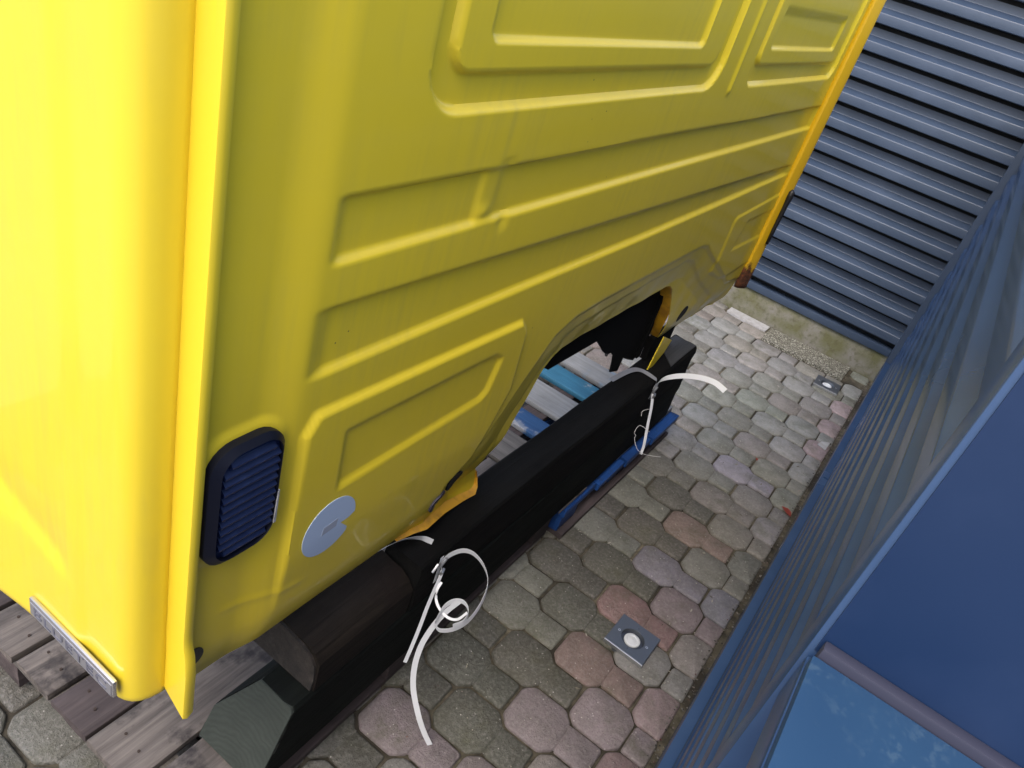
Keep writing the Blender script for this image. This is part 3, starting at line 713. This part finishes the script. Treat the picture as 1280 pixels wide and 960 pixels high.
# floor edge behind the sill, sits on the timbers
mb = MB(); mb.box(-1.24, -1.03, .478, .52, .4025, .470); child(mb.build('floor_rail', M['inner']), VAN)
mb = MB(); mb.box(.235, .46, .464, .49, .4025, .50); child(mb.build('floor_rail', M['inner']), VAN)
mb = MB(); mb.prism(ellipse(.636, 1.079, .0045, .007, 10, 10), 0, -1.9535, -1.9505); child(mb.build('rust_spot', M['rust']), VAN)
mb = MB(); mb.prism(ellipse(.640, 1.086, .012, .024, 8, 14), 0, -1.9530, -1.9508); child(mb.build('sanded_patch', M['patch']), VAN)
# cut pillar at the front end, jamb face turned outwards
mb = MB(); zs = [.575+.02*i for i in range(14)]+[.86+.1*i for i in range(14)]
for z in zs:
    w = .0022*noise.noise(Vector((0, 0, z*30))) if z < .85 else 0
    mb.v += [(.945, .414, z), (.950, .396+w, z), (.981+w, .376+w, z), (1.000, .374, z), (1.005, .382, z), (1.004, .425, z)]
for i in range(len(zs)-1):
    for q in range(5): mb.f.append((i*6+q, i*6+q+1, (i+1)*6+q+1, (i+1)*6+q))
pil = child(mb.build('cut_pillar', M['pillar'], smooth=True, sharp=30, fix=False), VAN); pil['label'] = 'orange yellow pillar edge, rusty at its foot'
pil.modifiers.new('thickness', 'SOLIDIFY').thickness = -.0025
mb = MB(); mb.tube([(.978, .370, z) for z in (.800, .86, .92, .98, 1.02, 1.040, 1.050)], [.007, .009, .010, .011, .014, .013, .004], 8); child(mb.build('rubber_strip', M['rubber'], smooth=True), VAN)

VAN.location = (-.5414, .365, .4973); VAN.scale = (.93, .93, .93)                  # stands on the timbers

# ================================================================== timbers and pallets
def place(mb, name, mat, par, smooth=True, sharp=32): return child(mb.build(name, mat, smooth=smooth, sharp=sharp), par)
T1 = thing('timber_beam', 'long lower timber with green end grain, lying on the pallets', 'timber', (-.5, .42, .146))
lowp = [(.331, .147), (.330, .336), (.337, .344), (.428, .344), (.502, .225), (.506, .147)]
def beam_poly(L0, L1, poly, nx, amp, seed, slant=0.):
    zt = max(p[1] for p in poly); zb = min(p[1] for p in poly)
    full = []
    for i in range(len(poly)):
        a, b = poly[i], poly[(i+1) % len(poly)]; m = max(1, int(math.dist(a, b)/.02)); full += [(a[0]+(b[0]-a[0])*t/m, a[1]+(b[1]-a[1])*t/m) for t in range(m)]
    n = len(full); v = []
    for i in range(nx+1):
        t = L0+(L1-L0)*i/nx
        for u, w in full:
            q = Vector((t*3, u*22, w*22+seed)); d = noise.noise(q)*amp; e = noise.noise(q+Vector((9, 0, 0)))*amp
            v.append((t+(noise.noise(Vector((u*40, w*40, seed)))*.004 if i in (0, nx) else 0)-(slant*(zt-w)/(zt-zb)*max(0, 1-i/4)), u+d, max(w+e, poly[0][1])))
    f = [(i*n+k, i*n+(k+1) % n, (i+1)*n+(k+1) % n, (i+1)*n+k) for i in range(nx) for k in range(n)]+[tuple(range(n)), tuple(range(nx*n, (nx+1)*n))[::-1]]
    return MB().add(v, f)
place(beam_poly(-1.680, .395, lowp, 110, .0055, 1, .075), 'beam', M['tar_green'], T1)
mb = MB(); cy, cz = .42, .24; eg = [(cy+(y-cy)*.985, cz+(z-cz)*.985) for y, z in lowp]; n = len(eg)
mb.add([(-1.684-.075*(.344-z)/.197-o_, y, z) for o_ in (.0, -.012) for y, z in eg], [tuple(range(n)), tuple(range(n, 2*n))[::-1]]+[(q, (q+1) % n, n+(q+1) % n, n+q) for q in range(n)]); e = place(mb, 'end_grain', M['endgrain'], T1, False, None); e['label'] = 'greenish sawn end with growth rings'
T2 = thing('timber_beam', 'short weathered brown timber on top of the green ended one', 'timber', (-1.48, .39, .345))
logp = [(.332, .347), (.328, .39), (.333, .43), (.348, .450), (.375, .464), (.43, .472), (.49, .472), (.512, .45), (.515, .347)]
place(beam_poly(-1.630, -1.342, logp, 16, .006, 2), 'beam', M['tar_brown'], T2)
mb = MB(); cy, cz = .41, .40; mb.prism([(cy+(y-cy)*.93, cz+(z-cz)*.93) for y, z in logp], 0, -1.637, -1.622); place(mb, 'end_grain', M['endbrown'], T2, False, None)
T3 = thing('timber_beam', 'long black tarred timber carrying the van under its wheel arch', 'timber', (-.48, .38, .347))
place(beam_poly(-1.335, .372, [(.328, .348), (.328, .492), (.334, .4985), (.428, .4985), (.434, .492), (.434, .348)], 110, .0055, 3), 'beam', M['tar'], T3)
mb = MB(); mb.prism([(.366, .335), (.36, .426), (.22, .425), (.165, .385), (.105, .332), (.20, .334)], 2, .4975, .502); place(mb, 'bleached_patch', M['tar_grey'], T3, False, None)
# near pallet: boards run along the passage, ends face the camera
PA = thing('pallet', 'grey weathered wooden pallet under the rear end of the van', 'pallet', (-1.31, .74, 0))
NB = [(.352, .497, 'wood_x'), (.512, .652, 'wood_x'), (.660, .778, 'wood_brown'), (.792, .908, 'wood_x'), (.922, 1.05, 'wood_x'), (1.062, 1.15, 'wood_brown')]
for q, (y0, y1, m_) in enumerate(NB):
    place(timber(0, -1.915+random.uniform(-.006, .006), -.47+random.uniform(-.006, .006), y0, y1, .1225, .144+random.uniform(-.0006, .0004), .003, .0016, 18, 10+q), 'deck_board', M[m_], PA)
for x in (-1.905, -1.30, -.58): place(timber(1, .352, 1.15, x, x+.10, .1005, .1220, .003, .001, 10, int(x*10)), 'cross_board', M['wood_y'], PA)
for x in (-1.905, -1.30, -.58):
    for y in (.356, .925): place(timber(1, y, y+.11, x+.002, x+.098, .022, .1003, .004, .001, 4, int(x*7+y*9)), 'block', M['wood_brown'], PA)
for y in (.356, .68, 1.02): place(timber(0, -1.905 if y != .68 else -1.70, -.48, y, y+.10, .0015, .0218, .003, .001, 10, int(y*20)), 'bottom_board', M['wood_brown'], PA)
for q, (x_, y_) in enumerate([(-1.86, .56), (-1.855, .61), (-1.865, .70), (-1.85, .745), (-1.86, .83), (-1.855, .885), (-1.86, .95), (-1.85, 1.01), (-1.25, .57), (-1.255, .62)]):
    mb = MB(); mb.tube([(x_, y_, .140), (x_, y_, .1462)], .0032, 8); place(mb, 'nail', M['rust'], PA, False, None)
# far pallet: painted boards run across the passage
PB = thing('pallet', 'blue and white painted pallet seen through the wheel arch opening', 'pallet', (-.1, .74, 0))
FB = [(-.45, -.275, 'wood_y'), (-.225, -.112, 'paint_bluey'), (-.045, .120, 'paint_white'), (.175, .300, 'paint_cyan'), (.343, .485, 'paint_white')]
for q, (x0, x1, m_) in enumerate(FB):
    place(timber(1, .335+random.uniform(0, .012), 1.12, x0, x1, .1225, .1440, .003, .0012, 12, 40+q), 'deck_board', M[m_], PB)
for y in (.66, 1.02): place(timber(0, -.455, .482, y, y+.10, .1005, .1222, .003, .0012, 12, 60+int(y*10)), 'cross_board', M['wood_brown'], PB)  # dark brown in place of shade, so the deck gaps look black
for q, (xa, xb, y, zt) in enumerate([(-.455, -.235, .324, .1215), (-.228, -.02, .312, .1190), (-.012, .205, .303, .1222), (.214, .482, .297, .1205)]):
    place(timber(0, xa, xb, y, y+.10, zt-.030, zt, .004, .0035, 8, 60+q, .012), 'cross_board', M['paint_blue'], PB)
for x in (-.455, -.06, .36):
    for y in (.330, .66, 1.02): place(timber(0, x, x+.12, y, y+.096, .022, .0885, .004, .001, 4, int(x*9+y*5)), 'block', M['paint_blue'], PB)
for y in (.306, .66, 1.02): place(timber(0, -.455, .482, y, y+.10, .0015, .0218, .003, .001, 10, int(y*30)), 'bottom_board', M['wood_brown'], PB)  # dark brown also stands in for the shadow under the blue boards
splv = MB().bbox(-.52, -.33, .3255, .3285, .150, .158, .0006); spl = place(splv, 'splinter', M['wood_x'], T1, False, None)

# ================================================================== strapping bands
def ribbon(mb, pts, width, wdir, orth=True, n=6, th=.0007):
    P_ = spline(pts, n); L = len(P_); a, b, c, d = [], [], [], []
    for i, p_ in enumerate(P_):
        t = (P_[min(i+1, L-1)]-P_[max(i-1, 0)]).normalized()
        w = Vector(wdir[0])*(1-i/(L-1))+Vector(wdir[1])*(i/(L-1)); w = (w-t*w.dot(t)*(1 if orth else .15)).normalized(); nn = t.cross(w).normalized()
        a.append(p_-w*width/2); b.append(p_+w*width/2); c.append(p_+w*width/2+nn*th); d.append(p_-w*width/2+nn*th)
    v = [q for k in zip(a, b, c, d) for q in k]
    f = [(i*4+k, i*4+(k+1) % 4, (i+1)*4+(k+1) % 4, (i+1)*4+k) for i in range(L-1) for k in range(4)]+[(0, 1, 2, 3), ((L-1)*4+3, (L-1)*4+2, (L-1)*4+1, (L-1)*4)]
    mb.add(v, f)
S1 = thing('strapping_band', 'white plastic strap with curled loose ends on the nearer timber joint', 'strap', (-1.26, .325, .47), 'plastic straps tied round the timbers')
mb = MB(); ribbon(mb, [(-1.264, .315, .444), (-1.258, .322, .465), (-1.245, .316, .486), (-1.228, .297, .505), (-1.218, .272, .508), (-1.216, .241, .495), (-1.223, .215, .473), (-1.239, .202, .447), (-1.263, .198, .415), (-1.288, .203, .387), (-1.312, .219, .368), (-1.331, .241, .361), (-1.335, .257, .370)], .0165, ((-.30, .10, .95), (-.25, .14, .95)), False)
ribbon(mb, [(-1.335, .257, .37), (-1.325, .258, .391), (-1.312, .257, .415), (-1.298, .245, .433), (-1.289, .225, .438), (-1.292, .206, .427), (-1.307, .202, .408), (-1.326, .216, .394)], .0165, ((-.25, .14, .95), (-.2, .1, .95)), False)
place(mb, 'curled_loop', M['strap'], S1, True, 40)
mb = MB(); ribbon(mb, [(-1.294, .235, .436), (-1.307, .254, .39), (-1.322, .266, .338), (-1.338, .271, .28), (-1.35, .264, .217), (-1.357, .245, .157), (-1.359, .209, .091), (-1.353, .184, .044), (-1.345, .161, .006)], .0135, ((.45, -.7, .2), (.55, -.8, .1)))
place(mb, 'loose_tail', M['strap'], S1, True, 40)
mb = MB(); ribbon(mb, [(-1.266, .312, .455), (-1.274, .309, .438), (-1.29, .306, .397), (-1.306, .302, .357), (-1.324, .296, .311), (-1.343, .291, .265), (-1.359, .288, .223)], .009, ((.6, -.3, .1), (.5, -.5, .1)))
place(mb, 'loose_tail', M['strap'], S1, True, 40)
mb = MB(); ribbon(mb, [(-1.272, .302, .426), (-1.289, .299, .414), (-1.302, .287, .401), (-1.309, .267, .392), (-1.31, .241, .388), (-1.304, .22, .396), (-1.292, .208, .42)], .006, ((.6, .5, .5), (.6, .4, .6)))
place(mb, 'curled_loop', M['strap'], S1, True, 40)
mb = MB(); ribbon(mb, [(-1.262, .324, .40), (-1.262, .3235, .44), (-1.262, .324, .485)], .012, ((1, 0, 0), (1, 0, 0)))
place(mb, 'band', M['strap'], S1, True, 40)
mb = MB(); ribbon(mb, [(-1.262, .360, .5035), (-1.275, .385, .507), (-1.305, .402, .512), (-1.35, .414, .514), (-1.41, .425, .508)], .020, ((.3, -.6, .6), (.1, -.5, .8)))
place(mb, 'band', M['strap'], S1, True, 40)
for a, r_ in (((-1.258, .319, .470), 20), ((-1.268, .312, .448), -15), ((-1.286, .321, .468), 40)):
    b_ = MB().bbox(-.007, .007, -.003, .003, -.012, .012, .0015).build('clip', M['seal'], smooth=True, sharp=40); b_.location = a; b_.rotation_euler = (.3, math.radians(r_), .4); bpy.context.view_layer.update(); child(b_, S1)
S2 = thing('strapping_band', 'white plastic strap arching out near the far end of the black timber', 'strap', (-.02, .325, .47), 'plastic straps tied round the timbers')
mb = MB(); ribbon(mb, [(-.033, .321, .46), (-.038, .317, .496), (-.036, .294, .529), (-.025, .248, .56), (-.019, .197, .581), (-.019, .146, .592), (-.03, .1, .589)], .020, ((.4, -.2, .5), (.75, -.05, .75)))
place(mb, 'loose_tail', M['strap'], S2, True, 40)
mb = MB(); ribbon(mb, [(-.045, .317, .449), (-.067, .296, .408), (-.094, .277, .36), (-.127, .252, .301), (-.147, .243, .27)], .011, ((.6, -.3, .1), (.6, -.4, .1)))
place(mb, 'loose_tail', M['strap'], S2, True, 40)
mb = MB(); ribbon(mb, [(-.035, .324, .42), (-.035, .3235, .46), (-.036, .325, .495), (-.04, .335, .5035), (-.047, .39, .508), (-.103, .412, .514), (-.205, .430, .505)], .018, ((1, 0, 0), (.3, .9, .3)))
place(mb, 'band', M['strap_grey'], S2, True, 40)
mb = MB(); mb.tube(spline([(-.104, .257, .342), (-.116, .295, .352), (-.136, .299, .329), (-.134, .290, .318), (-.147, .286, .312), (-.152, .264, .287), (-.149, .239, .278), (-.134, .207, .281), (-.12, .181, .287)], 6), .0009, 5); mb.tube(spline([(-.066, .300, .40), (-.085, .315, .39), (-.095, .31, .375)], 5), .0008, 5)
place(mb, 'frayed_thread', M['thread'], S2, True, None)
for a, r_ in (((-.037, .317, .464), 15), ((-.046, .312, .440), -10)):
    b_ = MB().bbox(-.008, .008, -.0035, .0035, -.013, .013, .0015).build('clip', M['seal'], smooth=True, sharp=40); b_.location = a; b_.rotation_euler = (.3, math.radians(r_), .4); bpy.context.view_layer.update(); child(b_, S2)

# ================================================================== ground lamps
def ground_lamp(x, y, rz, label):
    L = thing('ground_lamp', label, 'lamp', (x, y, 0), 'square spotlights set into the paving'); L.rotation_euler = (0, 0, rz)
    s = .0675; t = .013
    ring = [(.038*math.cos(a), .038*math.sin(a)) for a in [2*math.pi*i/32 for i in range(32)]]
    sq = []
    for i in range(32):
        a = 2*math.pi*i/32; c, s_ = math.cos(a), math.sin(a); k_ = (s-.0015)/max(abs(c), abs(s_)); sq.append((k_*c, k_*s_))
    mb = MB(); o_ = [(a/(s-.0015)*s, b/(s-.0015)*s) for a, b in sq]
    mb.v = [(a, b, -.03) for a, b in o_]+[(a, b, t-.0015) for a, b in o_]+[(a, b, t) for a, b in sq]+[(a, b, t) for a, b in ring]+[(a*.93, b*.93, t-.012) for a, b in ring]
    mb.f = [(k_*32+i, k_*32+(i+1) % 32, (k_+1)*32+(i+1) % 32, (k_+1)*32+i) for k_ in range(4) for i in range(32)]
    mb.build('plate', M['steel'], L, True, 25)
    MB().box(-s-.0012, -s, -s, s, .001, t-.001).build('plate_edge', M['steel_edge'], L)
    mb = MB(); mb.tube([(0, 0, -.02), (0, 0, t-.0115)], .0362, 32); mb.build('recess', M['lens_ring'], L, True, 40)
    mb = MB(); R_ = [(.026, t-.0112), (.0255, t-.006), (.022, t-.0042), (.0175, t-.0042), (.016, t-.0065), (.008, t-.0055), (.0, t-.0040)]
    for r_, z in R_: mb.v += [(max(r_, .0004)*math.cos(2*math.pi*i/28), max(r_, .0004)*math.sin(2*math.pi*i/28), z) for i in range(28)]
    mb.f = [(k_*28+i, k_*28+(i+1) % 28, (k_+1)*28+(i+1) % 28, (k_+1)*28+i) for k_ in range(6) for i in range(28)]
    mb.build('lens', M['lens'], L, True, 40)
    for q in range(4):
        a = math.radians(90*q+4); mb = MB(); x_, y_ = .0475*math.cos(a), .0475*math.sin(a)
        mb.tube([(x_, y_, t-.004), (x_, y_, t+.0012)], .0042 if q % 2 else .0034, 12); sc = mb.build('screw', M['screw'] if q % 2 else M['steel'], L, True, 40)
        mb = MB(); mb.tube([(x_, y_, t+.0002), (x_, y_, t+.0016)], .0018, 6); mb.build('socket', M['lens_ring'], sc)
    return L
ground_lamp(*LAMPS[0], 'square steel ground spotlight in the foreground among pink paving stones')
ground_lamp(*LAMPS[1], 'square steel ground spotlight by the granite slab near the back fence')

# ================================================================== litter
def leaf(x, y, s, rz, label):
    mb = MB(); pts = [(math.cos(t)*s*(1+.25*math.sin(3*t)), math.sin(t)*s*.55) for t in [2*math.pi*i/12 for i in range(12)]]; r = math.radians(rz)
    v = [(x+a*math.cos(r)-b*math.sin(r), y+a*math.sin(r)+b*math.cos(r), .004+.35*abs(b)+.1*a) for a, b in pts]; n = len(v)
    v += [(p_[0], p_[1], p_[2]+.0008) for p_ in v]
    mb.add(v, [tuple(range(n))[::-1], tuple(range(n, 2*n))]+[(i, (i+1) % n, n+(i+1) % n, n+i) for i in range(n)])
    return tag(mb.build('fallen_leaf', M['leaf']), label, 'leaf')
leaf(.455, -.272, .026, 60, 'dry red leaf lying against the blue slatted wall')
leaf(.700, -.055, .009, 20, 'tiny red leaf scrap beside the lavender paving stone')
mb = MB(); mb.prism([(1.115, -.235), (1.16, -.245), (1.19, -.280), (1.10, -.278)], 2, .003, .006); tag(mb.build('white_scrap', M['tile']), 'flat white scrap on the paving against the slatted wall', 'scrap')
